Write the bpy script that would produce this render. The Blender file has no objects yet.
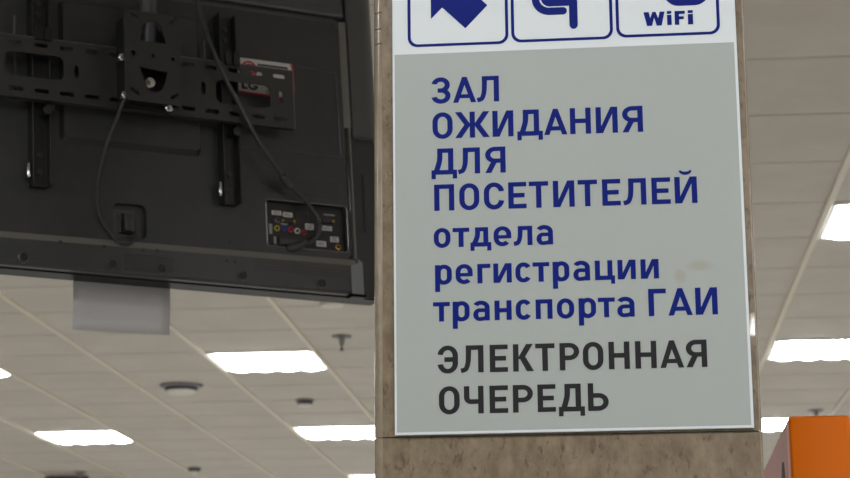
import bpy, bmesh, math, random
from mathutils import Vector, Matrix
random.seed(4)
S = bpy.context.scene
COL = S.collection
PI = math.pi
EYE = 1.6                                   # camera height above the floor

# ------------------------------------------------------------------ camera, world, exposure
cd = bpy.data.cameras.new('camera')
cam = bpy.data.objects.new('camera', cd); COL.objects.link(cam)
S.camera = cam
cd.sensor_width = 36.0
cd.lens = 2043.4 / 850 * 36.0
cd.clip_start = 0.05; cd.clip_end = 200
cr = Vector((0.99580718, 0.0912375, -0.00661586))
cu = Vector((0.02673613, -0.22111915, 0.97488025))
cf = Vector((-0.08748275, 0.97096964, 0.22263137))
cm = Matrix((cr, cu, -cf)).transposed().to_4x4()
cm.translation = Vector((0, 0, EYE))
cam.matrix_world = cm
cd.dof.use_dof = True
cd.dof.focus_distance = 2.65
cd.dof.aperture_fstop = 15.0

W = bpy.data.worlds.new('world'); S.world = W; W.use_nodes = True
W.node_tree.nodes['Background'].inputs[0].default_value = (0.75, 0.78, 0.82, 1)
W.node_tree.nodes['Background'].inputs[1].default_value = 0.02
S.view_settings.view_transform = 'Standard'
S.view_settings.look = 'None'
S.view_settings.gamma = 1.0
S.view_settings.use_curve_mapping = False
S.view_settings.exposure = 1.50
LAMP = 9.0                                  # emission of the ceiling light diffusers

# ------------------------------------------------------------------ materials
def lin(c):
    return tuple(((x / 255 / 12.92) if x <= 10.3 else ((x / 255 + .055) / 1.055) ** 2.4) for x in c) + (1,)

def mat(name, rgb, rough=.5, metal=0, emit=None, coat=0, spec=.5):
    m = bpy.data.materials.new(name); m.use_nodes = True
    b = m.node_tree.nodes['Principled BSDF']
    b.inputs['Base Color'].default_value = lin(rgb)
    b.inputs['Roughness'].default_value = rough
    b.inputs['Metallic'].default_value = metal
    b.inputs['Specular IOR Level'].default_value = spec
    b.inputs['Coat Weight'].default_value = coat
    b.inputs['Coat Roughness'].default_value = .02
    if emit:
        b.inputs['Emission Color'].default_value = lin(rgb)
        b.inputs['Emission Strength'].default_value = emit
    return m

def noise_mix(m, c1, c2, scale, lo=.4, hi=.6, detail=6, stretch=(1, 1, 1), c3=None, scale3=8, lo3=.6, hi3=.7, bump=0, rough=None):
    nt = m.node_tree; b = nt.nodes['Principled BSDF']
    tc = nt.nodes.new('ShaderNodeTexCoord'); mp = nt.nodes.new('ShaderNodeMapping')
    mp.inputs['Scale'].default_value = stretch
    nt.links.new(tc.outputs['Object'], mp.inputs['Vector'])
    def noise(s, lo_, hi_):
        n = nt.nodes.new('ShaderNodeTexNoise'); n.inputs['Scale'].default_value = s; n.inputs['Detail'].default_value = detail
        n.inputs['Roughness'].default_value = .65
        nt.links.new(mp.outputs[0], n.inputs['Vector'])
        r = nt.nodes.new('ShaderNodeMapRange'); r.inputs[1].default_value = lo_; r.inputs[2].default_value = hi_
        nt.links.new(n.outputs['Fac'], r.inputs[0]); return n, r
    n, r = noise(scale, lo, hi)
    mx = nt.nodes.new('ShaderNodeMix'); mx.data_type = 'RGBA'
    nt.links.new(r.outputs[0], mx.inputs['Factor'])
    mx.inputs['A'].default_value = lin(c1); mx.inputs['B'].default_value = lin(c2)
    out = mx.outputs['Result']
    if c3:
        n3, r3 = noise(scale3, lo3, hi3)
        m3 = nt.nodes.new('ShaderNodeMix'); m3.data_type = 'RGBA'
        nt.links.new(r3.outputs[0], m3.inputs['Factor']); nt.links.new(out, m3.inputs['A'])
        m3.inputs['B'].default_value = lin(c3); out = m3.outputs['Result']
    nt.links.new(out, b.inputs['Base Color'])
    if bump:
        bp = nt.nodes.new('ShaderNodeBump'); bp.inputs['Strength'].default_value = bump; bp.inputs['Distance'].default_value = .001
        nt.links.new(n.outputs['Fac'], bp.inputs['Height']); nt.links.new(bp.outputs[0], b.inputs['Normal'])
    return m

M = {}
M['tile'] = noise_mix(mat('ceiling tile', (205, 200, 192), .85), (204, 197, 187), (210, 203, 194), 3.0)
M['tee'] = mat('grid metal', (228, 222, 204), .4, 0)
M['tee_cross'] = mat('cross tee metal', (200, 195, 185), .6, 0)
M['floor'] = noise_mix(mat('floor tile', (184, 182, 176), .35), (180, 178, 171), (192, 190, 184), 2.0)
M['wall'] = noise_mix(mat('wall paint', (205, 198, 186), .8), (196, 194, 188), (202, 200, 195), 1.5)
M['wall_bounce'] = noise_mix(mat('bounce wall paint', (205, 207, 206), .8), (203, 205, 204), (208, 210, 209), 1.5)  # unseen wall behind the camera, paled to bounce frontal light
M['lamp'] = mat('lit diffuser', (252, 253, 255), .5, emit=LAMP)
M['lamp_frame'] = mat('lamp frame', (225, 225, 222), .4)
M['stone'] = noise_mix(mat('polished brown stone', (112, 98, 78), .25, spec=.5, coat=1), (104, 89, 71), (132, 117, 95), 52, .36, .68, 8, (1, 1, .55), c3=(84, 67, 52), scale3=110, lo3=.56, hi3=.70)
M['trim_stone'] = noise_mix(mat('beige corner trim', (150, 138, 116), .16), (128, 116, 98), (140, 128, 110), 30, .4, .6)
M['grout'] = mat('grout', (104, 90, 76), .8)
M['sign_white'] = mat('sign white', (205, 211, 213), .45, spec=.3)
M['blue'] = mat('blue vinyl', (12, 29, 108), .5, spec=.08)
M['black_vinyl'] = mat('charcoal vinyl', (36, 35, 38), .5, spec=.15)
M['tv'] = noise_mix(mat('black tv plastic', (48, 48, 47), .42), (44, 46, 47), (51, 51, 50), 14, .4, .62)
M['tv_light'] = mat('tv cover plastic', (66, 67, 68), .3, coat=.6)
M['tv_edge_lit'] = mat('lit edge plastic', (102, 101, 96), .28, coat=.6)  # lighter copy of the tv plastic, edge highlights put into the colour
for k_ in ('tv_light', 'tv_edge_lit'): M[k_].node_tree.nodes['Principled BSDF'].inputs['Coat Roughness'].default_value = .22
M['tv_strip'] = noise_mix(mat('lower strip plastic', (52, 54, 53), .38), (52, 54, 54), (58, 58, 56), 14, .4, .62)
M['tv_dark'] = mat('dark recess plastic', (22, 22, 22), .5)
M['gloss'] = mat('piano black', (14, 13, 16), .3, spec=.06)
M['screen'] = mat('screen glass', (8, 8, 10), .05)
M['bracket'] = mat('black coated steel', (46, 45, 43), .45)
M['pole'] = mat('dark painted pole', (66, 68, 72), .3)
M['rail'] = mat('dark rail steel', (24, 24, 24), .4)
M['chrome'] = mat('chrome', (200, 200, 205), .15, 1)
M['cable'] = mat('black cable rubber', (50, 49, 53), .32)
M['label'] = mat('white label', (205, 205, 200), .5)
M['label_dim'] = mat('worn label', (150, 150, 148), .5)
M['red'] = mat('red print', (178, 26, 48), .4)
M['ink'] = mat('dark ink', (40, 36, 40), .5)
M['paper'] = mat('white paper', (205, 205, 206), .7)
M['clip'] = mat('grey tape', (118, 122, 126), .4)
M['brass'] = mat('brass connector', (170, 140, 70), .3, 1)
M['yellow'] = mat('yellow jack', (190, 170, 30), .5)
M['bluejack'] = mat('blue jack', (40, 60, 150), .5)
M['greenjack'] = mat('green jack', (40, 120, 60), .5)
M['white_plastic'] = mat('white plastic', (225, 222, 212), .45)
M['grey_plastic'] = mat('grey plastic', (120, 118, 122), .45)
M['dark_grille'] = mat('dark grille', (50, 42, 46), .6)
M['steel'] = mat('sprinkler steel', (150, 145, 138), .35, 1)
M['orange'] = mat('orange paint', (242, 120, 4), .5, spec=.15)
M['maroon'] = mat('brown side panel', (178, 104, 76), .5, spec=.08)
M['slot'] = mat('slot dark', (58, 26, 20), .6, spec=.05)
M['board'] = mat('olive brown board', (96, 84, 66), .6)
M['board_green'] = mat('green board', (104, 118, 78), .6)

# grey printed field with a faint beige smudge (a stain with its own outline)
def make_field():
    m = mat('grey print', (188, 192, 190), .4, spec=.3)
    nt = m.node_tree; b = nt.nodes['Principled BSDF']
    tc = nt.nodes.new('ShaderNodeTexCoord')
    prev = None
    base = lin((157, 163, 159)); st = lin((151, 151, 137))
    for (x, z, rx, rz) in ((.168, -.050, .020, .009), (.143, -.064, .009, .013)):
        mp = nt.nodes.new('ShaderNodeMapping'); mp.vector_type = 'POINT'
        mp.inputs['Location'].default_value = (-x / rx, 0, -z / rz); mp.inputs['Scale'].default_value = (1 / rx, 0, 1 / rz)
        nt.links.new(tc.outputs['Object'], mp.inputs['Vector'])
        ln = nt.nodes.new('ShaderNodeVectorMath'); ln.operation = 'LENGTH'; nt.links.new(mp.outputs[0], ln.inputs[0])
        n = nt.nodes.new('ShaderNodeTexNoise'); n.inputs['Scale'].default_value = 60; nt.links.new(tc.outputs['Object'], n.inputs['Vector'])
        ad = nt.nodes.new('ShaderNodeMath'); ad.operation = 'ADD'; nt.links.new(ln.outputs['Value'], ad.inputs[0]); nt.links.new(n.outputs['Fac'], ad.inputs[1])
        r = nt.nodes.new('ShaderNodeMapRange'); r.inputs[1].default_value = 1.5; r.inputs[2].default_value = .9
        r.inputs[3].default_value = 0; r.inputs[4].default_value = .8
        nt.links.new(ad.outputs[0], r.inputs[0])
        mx = nt.nodes.new('ShaderNodeMix'); mx.data_type = 'RGBA'; nt.links.new(r.outputs[0], mx.inputs['Factor'])
        if prev: nt.links.new(prev, mx.inputs['A'])
        else: mx.inputs['A'].default_value = base
        mx.inputs['B'].default_value = st; prev = mx.outputs['Result']
    nt.links.new(prev, b.inputs['Base Color'])
    return m
M['field'] = make_field()

# ------------------------------------------------------------------ mesh helpers
def link(name, bm, m, parent=None, smooth=False):
    me = bpy.data.meshes.new(name); bm.normal_update(); bm.to_mesh(me); bm.free()
    if isinstance(m, (list, tuple)):
        for k in m: me.materials.append(M[k])
    else: me.materials.append(M[m])
    if smooth:
        for p in me.polygons: p.use_smooth = True
        try: me.set_sharp_from_angle(angle=math.radians(35))
        except Exception: pass
    o = bpy.data.objects.new(name, me); COL.objects.link(o)
    if parent: o.parent = parent
    return o

def empty(name, loc=(0, 0, 0), mw=None):
    o = bpy.data.objects.new(name, None); COL.objects.link(o); o.empty_display_size = .1
    if mw is not None: o.matrix_world = mw
    else: o.location = loc
    return o

def tag(o, label, cat, group=None, kind=None):
    o['label'] = label; o['category'] = cat
    if group: o['group'] = group
    if kind: o['kind'] = kind
    return o

def struct(o, label=None):
    o['kind'] = 'structure'
    if label: o['label'] = label
    return o

def box(bm, x0, x1, y0, y1, z0, z1, bev=0, seg=2):
    vs = [bm.verts.new((x, y, z)) for x in (x0, x1) for y in (y0, y1) for z in (z0, z1)]
    fs = []
    for f in ((0, 1, 3, 2), (4, 6, 7, 5), (0, 4, 5, 1), (2, 3, 7, 6), (0, 2, 6, 4), (1, 5, 7, 3)):
        fs.append(bm.faces.new([vs[i] for i in f]))
    if bev:
        es = set(e for f in fs for e in f.edges)
        bmesh.ops.bevel(bm, geom=list(es), offset=bev, segments=seg, affect='EDGES', profile=.5)
    return fs

def lathe(bm, c, prof, n=24, axis='z'):
    """prof: (radius, height) pairs; axis through c"""
    def P(r, h, a):
        x, y = r * math.cos(a), r * math.sin(a)
        if axis == 'z': return (c[0] + x, c[1] + y, c[2] + h)
        if axis == 'y': return (c[0] + x, c[1] + h, c[2] + y)
        return (c[0] + h, c[1] + x, c[2] + y)
    rings = [[bm.verts.new(P(max(r, 1e-5), h, 2 * PI * i / n)) for i in range(n)] for r, h in prof]
    for a, b in zip(rings, rings[1:]):
        for i in range(n):
            bm.faces.new((a[i], a[(i + 1) % n], b[(i + 1) % n], b[i]))
    bm.faces.new(rings[0]); bm.faces.new(rings[-1])
    bmesh.ops.recalc_face_normals(bm, faces=bm.faces)

def catmull(pts, n=8):
    pts = [Vector(p) for p in pts]; out = []
    for i in range(len(pts) - 1):
        p0 = pts[max(i - 1, 0)]; p1 = pts[i]; p2 = pts[i + 1]; p3 = pts[min(i + 2, len(pts) - 1)]
        for k in range(n):
            t = k / n
            out.append(.5 * ((2 * p1) + (p2 - p0) * t + (2 * p0 - 5 * p1 + 4 * p2 - p3) * t * t + (3 * p1 - p0 - 3 * p2 + p3) * t ** 3))
    out.append(pts[-1]); return out

def tube(bm, pts, r, n=10):
    rings = []
    up = Vector((0, 0, 1))
    for i, p in enumerate(pts):
        p = Vector(p)
        d = (Vector(pts[min(i + 1, len(pts) - 1)]) - Vector(pts[max(i - 1, 0)])).normalized()
        a = d.cross(up)
        if a.length < .1: a = d.cross(Vector((1, 0, 0)))
        a.normalize(); b = d.cross(a)
        rr = r[i] if isinstance(r, (list, tuple)) else r
        rings.append([bm.verts.new(p + a * rr * math.cos(2 * PI * k / n) + b * rr * math.sin(2 * PI * k / n)) for k in range(n)])
    for a, b in zip(rings, rings[1:]):
        for i in range(n): bm.faces.new((a[i], a[(i + 1) % n], b[(i + 1) % n], b[i]))
    bm.faces.new(rings[0]); bm.faces.new(rings[-1])
    bmesh.ops.recalc_face_normals(bm, faces=bm.faces)

def rrect(x0, x1, z0, z1, r, n=6):
    pts = []
    for cx, cz, a0 in ((x1 - r, z1 - r, 0), (x0 + r, z1 - r, 90), (x0 + r, z0 + r, 180), (x1 - r, z0 + r, 270)):
        for k in range(n + 1):
            a = math.radians(a0 + 90 * k / n); pts.append((cx + r * math.cos(a), cz + r * math.sin(a)))
    return pts

def plate(bm, outlines, y0, y1):
    """flat plate in the XZ plane with holes (even-odd), between y0 and y1"""
    cu_ = bpy.data.curves.new('tmp', 'CURVE'); cu_.dimensions = '2D'; cu_.fill_mode = 'BOTH'; cu_.extrude = abs(y1 - y0) / 2
    for ol in outlines:
        s = cu_.splines.new('POLY'); s.points.add(len(ol) - 1); s.use_cyclic_u = True
        for p, (a, b) in zip(s.points, ol): p.co = (a, b, 0, 1)
    ob = bpy.data.objects.new('tmp', cu_); COL.objects.link(ob)
    dg = bpy.context.evaluated_depsgraph_get(); dg.update()
    me = bpy.data.meshes.new_from_object(ob.evaluated_get(dg))
    me.transform(Matrix.Translation((0, (y0 + y1) / 2, 0)) @ Matrix.Rotation(PI / 2, 4, 'X'))
    bm.from_mesh(me)
    bpy.data.objects.remove(ob); bpy.data.curves.remove(cu_); bpy.data.meshes.remove(me)

def prism(bm, pts, y0, y1):
    a = [bm.verts.new((x, y0, z)) for x, z in pts]; b = [bm.verts.new((x, y1, z)) for x, z in pts]
    n = len(pts)
    bm.faces.new(a); bm.faces.new(b[::-1])
    for i in range(n): bm.faces.new((a[i], b[i], b[(i + 1) % n], a[(i + 1) % n]))

def loft_ring(bm, oa, ya, ob, yb):
    a = [bm.verts.new((x, ya, z)) for x, z in oa]; b = [bm.verts.new((x, yb, z)) for x, z in ob]
    n = len(a)
    for i in range(n): bm.faces.new((a[i], a[(i + 1) % n], b[(i + 1) % n], b[i]))
    return a, b

# ------------------------------------------------------------------ the hall: floor, ceiling, walls
CZ = EYE + 1.8474                           # ceiling height
GX, GY, CELL = 0.2495, 5.8157, 0.6          # ceiling grid origin and pitch
X0, X1, Y0, Y1 = GX - 24 * CELL, GX + 16 * CELL, GY - 22 * CELL, GY + 34 * CELL
bm = bmesh.new(); box(bm, X0, X1, Y0, Y1, -.1, 0); struct(link('floor', bm, 'floor'))
bm = bmesh.new(); box(bm, X0, X1, Y0, Y1, CZ, CZ + .1); struct(link('ceiling', bm, 'tile'))
for nm, b in (('wall_left', (X0 - .1, X0, Y0, Y1)), ('wall_right', (X1, X1 + .1, Y0, Y1)), ('wall_back', (X0 - .1, X1 + .1, Y1, Y1 + .1)), ('wall_front', (X0 - .1, X1 + .1, Y0 - .1, Y0))):
    bm = bmesh.new(); box(bm, *b, 0, CZ + .1); struct(link(nm, bm, 'wall_bounce' if nm == 'wall_front' else 'wall'))
bm = bmesh.new()
for i in range(-23, 16):
    x = GX + i * CELL; box(bm, x - .012, x + .012, Y0, Y1, CZ - .014, CZ + .002, .002, 1)
struct(link('trim_1', bm, 'tee'), 'main runners of the suspended ceiling grid')
bm = bmesh.new()
for j in range(-21, 34):
    y = GY + j * CELL; box(bm, X0, X1, y - .010, y + .010, CZ - .0025, CZ + .002)
struct(link('trim_2', bm, 'tee_cross'), 'thin cross tees of the suspended ceiling grid')

# ------------------------------------------------------------------ recessed ceiling lights
def make_lamp():
    t = empty('ceiling_light')
    h = CELL / 2
    bm = bmesh.new()
    z0, z1 = -.010, .004
    box(bm, -h + .004, h - .004, -h + .004, -h + .018, z0, z1); box(bm, -h + .004, h - .004, h - .018, h - .004, z0, z1)
    box(bm, -h + .004, -h + .018, -h + .018, h - .018, z0, z1); box(bm, h - .018, h - .004, -h + .018, h - .018, z0, z1)
    link('frame', bm, 'lamp_frame', t)
    bm = bmesh.new()
    mg = .040; w = (2 * h - 2 * mg) / 4; K = 7
    rows = []
    L = h - .018
    prof_y = [(-L, 0), (-L + .002, .8), (-L + .012, 1), (L - .012, 1), (L - .002, .8), (L, 0)]
    for (y, s) in prof_y:
        row = []
        for k in range(4):
            for q in range(K if k < 3 else K + 1):
                a = q / K
                x = -h + mg + w * (k + a)
                row.append(bm.verts.new((x, y, -.003 - s * (.006 + .011 * math.sin(PI * a)))))
        rows.append(row)
    for a, b in zip(rows, rows[1:]):
        for i in range(len(a) - 1): bm.faces.new((a[i], b[i], b[i + 1], a[i + 1]))
    bmesh.ops.recalc_face_normals(bm, faces=bm.faces)
    link('diffuser', bm, 'lamp', t)
    return t
def copy_tree(o, parent=None):
    c = o.copy(); COL.objects.link(c)
    if parent: c.parent = parent
    for ch in list(o.children): copy_tree(ch, c)
    return c
LG = 'square recessed ceiling lights'
hid = 'unseen square recessed ceiling light, added outside the picture to light the hall'
lamps = [
    # (i, j, label) grid cells seen in the photograph
    (-4, 8, 'large complete glowing ceiling light below the television, nearest one left of the pillar'),
    (-4, 13, 'glowing ceiling light touching the left edge of the pillar, low in the picture'),
    (-4, 18, 'tiny sliver of lit ceiling light beside the pillar at the bottom picture edge'),
    (-7, 8, 'lit ceiling light cut by the left picture edge under the television'),
    (-7, 13, 'complete glowing ceiling light low at the left, nearest the brown hanging board'),
    (1, 3, 'topmost ceiling light right of the sign, cut by the right picture edge'),
    (1, 8, 'glowing ceiling light right of the sign, between the topmost light and the orange cabinet'),
    (1, 13, 'glowing ceiling light directly behind the top of the orange cabinet'),
]
for i, j in ((-7, 3), (-4, 3), (4, 3), (4, 8), (4, 13), (9, 3), (9, 8), (-12, 3), (-12, 8), (-12, 13), (4, 18), (-15, 18),
             (-4, 22), (-7, 22), (-1, 22), (-10, 22), (1, 22), (4, 22), (-7, 26), (-4, 26), (-1, 26), (1, 26), (-10, 26), (-15, 22), (9, 13), (9, 18), (12, 3), (12, 13), (12, 23), (-4, 30), (-10, 30)):
    lamps.append((i, j, hid))  # unseen lamps lighting the hall, far rows added to brighten the ceiling
behind = [(x, y) for y in (-4.9, -1.9, 1.1) for x in (-4.6, -2.4, .975, 2.85, 5.0, 7.0)] + [(-.4, 1.1)]  # unseen lamps added for front light on the pillar and its edge reflection
proto = make_lamp(); first = True
def put_lamp(x, y, label):
    global first
    o = proto if first else copy_tree(proto); first = False
    o.location = (x, y, CZ)
    tag(o, label, 'ceiling light', LG if label != hid else 'added ceiling lights outside the picture')
for i, j, lb in lamps: put_lamp(GX + (i + .5) * CELL + .008, GY + (j + .5) * CELL, lb)
for x, y in behind: put_lamp(x, y, hid)

# ------------------------------------------------------------------ small ceiling fittings
t = tag(empty('ceiling_vent', (-2.50, 11.72, CZ)), 'round ceiling vent with a dark ring, left of the large complete ceiling light', 'vent')
bm = bmesh.new(); lathe(bm, (0, 0, 0), [(.10, -.001), (.128, -.003), (.124, -.012), (.100, -.020), (.095, -.018)], 32); link('flange', bm, 'grey_plastic', t, True)
bm = bmesh.new(); lathe(bm, (0, 0, 0), [(.094, -.016), (.098, -.022), (.092, -.034), (.085, -.034)], 32); link('grille', bm, 'dark_grille', t, True)
bm = bmesh.new(); lathe(bm, (0, 0, 0), [(.084, -.030), (.088, -.040), (.074, -.052), (.04, -.058), (.001, -.059)], 32); link('cap', bm, 'white_plastic', t, True)

def detector(x, y, r, label):
    t = tag(empty('smoke_detector', (x, y, CZ)), label, 'smoke detector')
    bm = bmesh.new(); lathe(bm, (0, 0, 0), [(r * .9, -.001), (r, -.004), (r * .98, -.012), (r * .8, -.016)], 28); link('base', bm, 'grey_plastic', t, True)
    bm = bmesh.new(); lathe(bm, (0, 0, 0), [(r * .8, -.014), (r * .8, -.030), (r * .75, -.030)], 28); link('sensor_ring', bm, 'dark_grille', t, True)
    bm = bmesh.new(); lathe(bm, (0, 0, 0), [(r * .76, -.028), (r * .78, -.034), (r * .6, -.044), (.001, -.048)], 28); link('cover', bm, 'white_plastic', t, True)
detector(-1.868, 12.40, .058, 'small round detector on the ceiling between the two lights left of the pillar')
detector(-3.28, 15.93, .055, 'tiny far round detector on the ceiling at the very bottom, left of the pillar')
t = tag(empty('ceiling_speaker', (-1.285, 9.36, CZ)), 'flat pale round disc on the ceiling just under the television corner beside the pillar', 'ceiling disc')
bm = bmesh.new(); lathe(bm, (0, 0, 0), [(.045, -.001), (.056, -.003), (.056, -.010), (.048, -.016), (.001, -.018)], 28); link('disc', bm, 'white_plastic', t, True)

def sprinkler(x, y, label):
    t = tag(empty('fire_sprinkler', (x, y, CZ)), label, 'sprinkler')
    bm = bmesh.new(); lathe(bm, (0, 0, 0), [(.04, -.001), (.052, -.003), (.050, -.007), (.022, -.012)], 24); link('escutcheon', bm, 'grey_plastic', t, True)
    bm = bmesh.new(); lathe(bm, (0, 0, 0), [(.021, -.008), (.018, -.030), (.012, -.050), (.008, -.053)], 20); link('body', bm, 'steel', t, True)
    bm = bmesh.new(); lathe(bm, (0, 0, 0), [(.004, -.05), (.004, -.068), (.013, -.070), (.013, -.073), (.004, -.074), (.003, -.080)], 16); link('deflector', bm, 'dark_grille', t, True)
sprinkler(-1.352, 10.22, 'fire sprinkler head hanging from the ceiling between the television corner and the pillar')
sprinkler(1.328, 13.30, 'fire sprinkler head peeking above the orange cabinet')
sprinkler(-4.235, 16.05, 'small far fire sprinkler head above the brown hanging board at the bottom left')

t = tag(empty('hanging_board', (-4.39, 16.25, CZ)), 'brown hanging board at the bottom left below the ceiling, cut by the picture edge', 'sign board')
bm = bmesh.new(); box(bm, -.178, .178, -.02, .02, -.36, -.012, .004); link('board', bm, 'board', t)
for s in (-1, 1):
    bm = bmesh.new(); lathe(bm, (s * .12, 0, 0), [(.004, 0), (.004, -.014)], 8); link('hanger', bm, 'steel', t)
t = tag(empty('hanging_board', (-4.09, 16.6, CZ)), 'small green hanging board just right of the brown hanging board', 'sign board')
bm = bmesh.new(); box(bm, -.06, .10, -.02, .02, -.36, -.018, .004); link('board', bm, 'board_green', t)
for s in (-.03, .07):
    bm = bmesh.new(); lathe(bm, (s, 0, 0), [(.004, 0), (.004, -.02)], 8); link('hanger', bm, 'steel', t)

# ------------------------------------------------------------------ stone pillar
PF = 2.606                                  # front face of the pillar
px0, px1 = -.3030, .1925
pil = tag(empty('pillar', ((px0 + px1) / 2, PF + .25, 0)), 'square brown stone-clad pillar carrying the white and grey sign', 'pillar')
def rel(o, parent):                        # keep world coordinates of a mesh modelled in world space
    o.parent = parent; o.matrix_parent_inverse = Matrix.Translation(-Vector(parent.location)); return o
bm = bmesh.new(); box(bm, px0 + .008, px1 - .008, PF + .006, PF + .488, 0, CZ - .002); rel(link('core', bm, 'grout'), pil)
joints = [0, .72, 1.328, EYE + .3364, EYE + .9445, 3.15, CZ - .002]
bl, br = .0118, .0035
for a, b in zip(joints, joints[1:]):
    bm = bmesh.new()
    z0, z1 = a + .0008, b - .0008
    oa = [(px0 + bl, PF), (px1 - br, PF), (px1 - .0012, PF + br), (px1 - .0012, PF + .494), (px0 + .001, PF + .494), (px0 + .001, PF + bl)]
    lo = [bm.verts.new((x, y, z0)) for x, y in oa]; hi = [bm.verts.new((x, y, z1)) for x, y in oa]
    bm.faces.new(lo[::-1]); bm.faces.new(hi)
    for i in range(6): bm.faces.new((lo[i], lo[(i + 1) % 6], hi[(i + 1) % 6], hi[i]))
    rel(link('stone_panel', bm, 'stone'), pil)
tj = [0, .72, 1.328, EYE + .3364, EYE + .8685, EYE + .8895, EYE + .9125, EYE + .9445, 3.15, CZ - .002]
def trim_piece(side, z0, z1):
    bm = bmesh.new()
    r = bl if side < 0 else br
    ex = px0 if side < 0 else px1
    pr = [(ex - side * (r + .0002), PF + .0004)]
    for k in range(6):
        a = PI / 2 * k / 5
        pr.append((ex - side * (r - r * math.sin(a)), PF + r - r * math.cos(a) - .0008))
    pr.append((ex - side * .002, PF + r + .001))
    lo = [bm.verts.new((x, y, z0)) for x, y in pr]; hi = [bm.verts.new((x, y, z1)) for x, y in pr]
    n = len(pr)
    bm.faces.new(lo); bm.faces.new(hi[::-1])
    for i in range(n): bm.faces.new((lo[i], hi[i], hi[(i + 1) % n], lo[(i + 1) % n]))
    bmesh.ops.recalc_face_normals(bm, faces=bm.faces)
    o = rel(link('corner_trim', bm, 'trim_stone', None, True), pil)
for a, b in zip(tj, tj[1:]): trim_piece(-1, a + .0006, b - .0006)
for a, b in zip(joints, joints[1:]): trim_piece(1, a + .0006, b - .0006)

# ------------------------------------------------------------------ information sign
SX, SZ, SF = -.0475, .60, 2.600             # pivot and front face
sign = empty('information_sign', (SX, SF, EYE + SZ)); sign.rotation_euler = (0, math.radians(-.17), 0)
tag(sign, 'white and grey information sign with blue Cyrillic lettering fixed to the brown pillar', 'sign')
def loc(x, z): return (x / 1000 + .0005 - SX, z / 1000 - SZ)
bm = bmesh.new(); box(bm, -.2757 - SX, .1815 - SX, 0, .0045, .3392 - SZ, 1.022 - SZ, .0008, 2); link('panel', bm, 'sign_white', sign)
bm = bmesh.new(); box(bm, -.2728 - SX, .1778 - SX, -.0002, .001, .3428 - SZ, .8508 - SZ); o = link('grey_field', bm, 'field', sign); o['label'] = 'grey printed field with a faint beige smudge at the right'
tk = [0]
def pr_(bm, pts):
    tk[0] = (tk[0] + 1) % 41
    pts = [loc(*p) for p in pts]
    a = sum(pts[i][0] * pts[(i + 1) % len(pts)][1] - pts[(i + 1) % len(pts)][0] * pts[i][1] for i in range(len(pts)))
    if a < 0: pts = pts[::-1]
    prism(bm, pts, -.0006 - tk[0] * .000006, 0)

def R_(x0, y0, x1, y1): return [[(x0, y0), (x1, y0), (x1, y1), (x0, y1)]]
def band(cx, cy, rx, ry, a0, a1, sv, sh, n=14):
    out = []
    for k in range(n):
        p = math.radians(a0 + (a1 - a0) * k / n); q = math.radians(a0 + (a1 - a0) * (k + 1) / n)
        out.append([(cx + rx * math.cos(p), cy + ry * math.sin(p)), (cx + rx * math.cos(q), cy + ry * math.sin(q)),
                    (cx + (rx - sv) * math.cos(q), cy + (ry - sh) * math.sin(q)), (cx + (rx - sv) * math.cos(p), cy + (ry - sh) * math.sin(p))])
    return out
def ribbon(pts, w0, w1=None):
    w1 = w1 or w0
    P = [Vector(p) for p in catmull([(a, b, 0) for a, b in pts], 6)]; L = []; Rr = []
    for i, p in enumerate(P):
        d = (P[min(i + 1, len(P) - 1)] - P[max(i - 1, 0)]).normalized(); nrm = Vector((-d.y, d.x, 0))
        w = (w0 + (w1 - w0) * i / (len(P) - 1)) / 2
        L.append(p + nrm * w); Rr.append(p - nrm * w)
    return [[(L[i].x, L[i].y), (L[i + 1].x, L[i + 1].y), (Rr[i + 1].x, Rr[i + 1].y), (Rr[i].x, Rr[i].y)] for i in range(len(P) - 1)]

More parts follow.
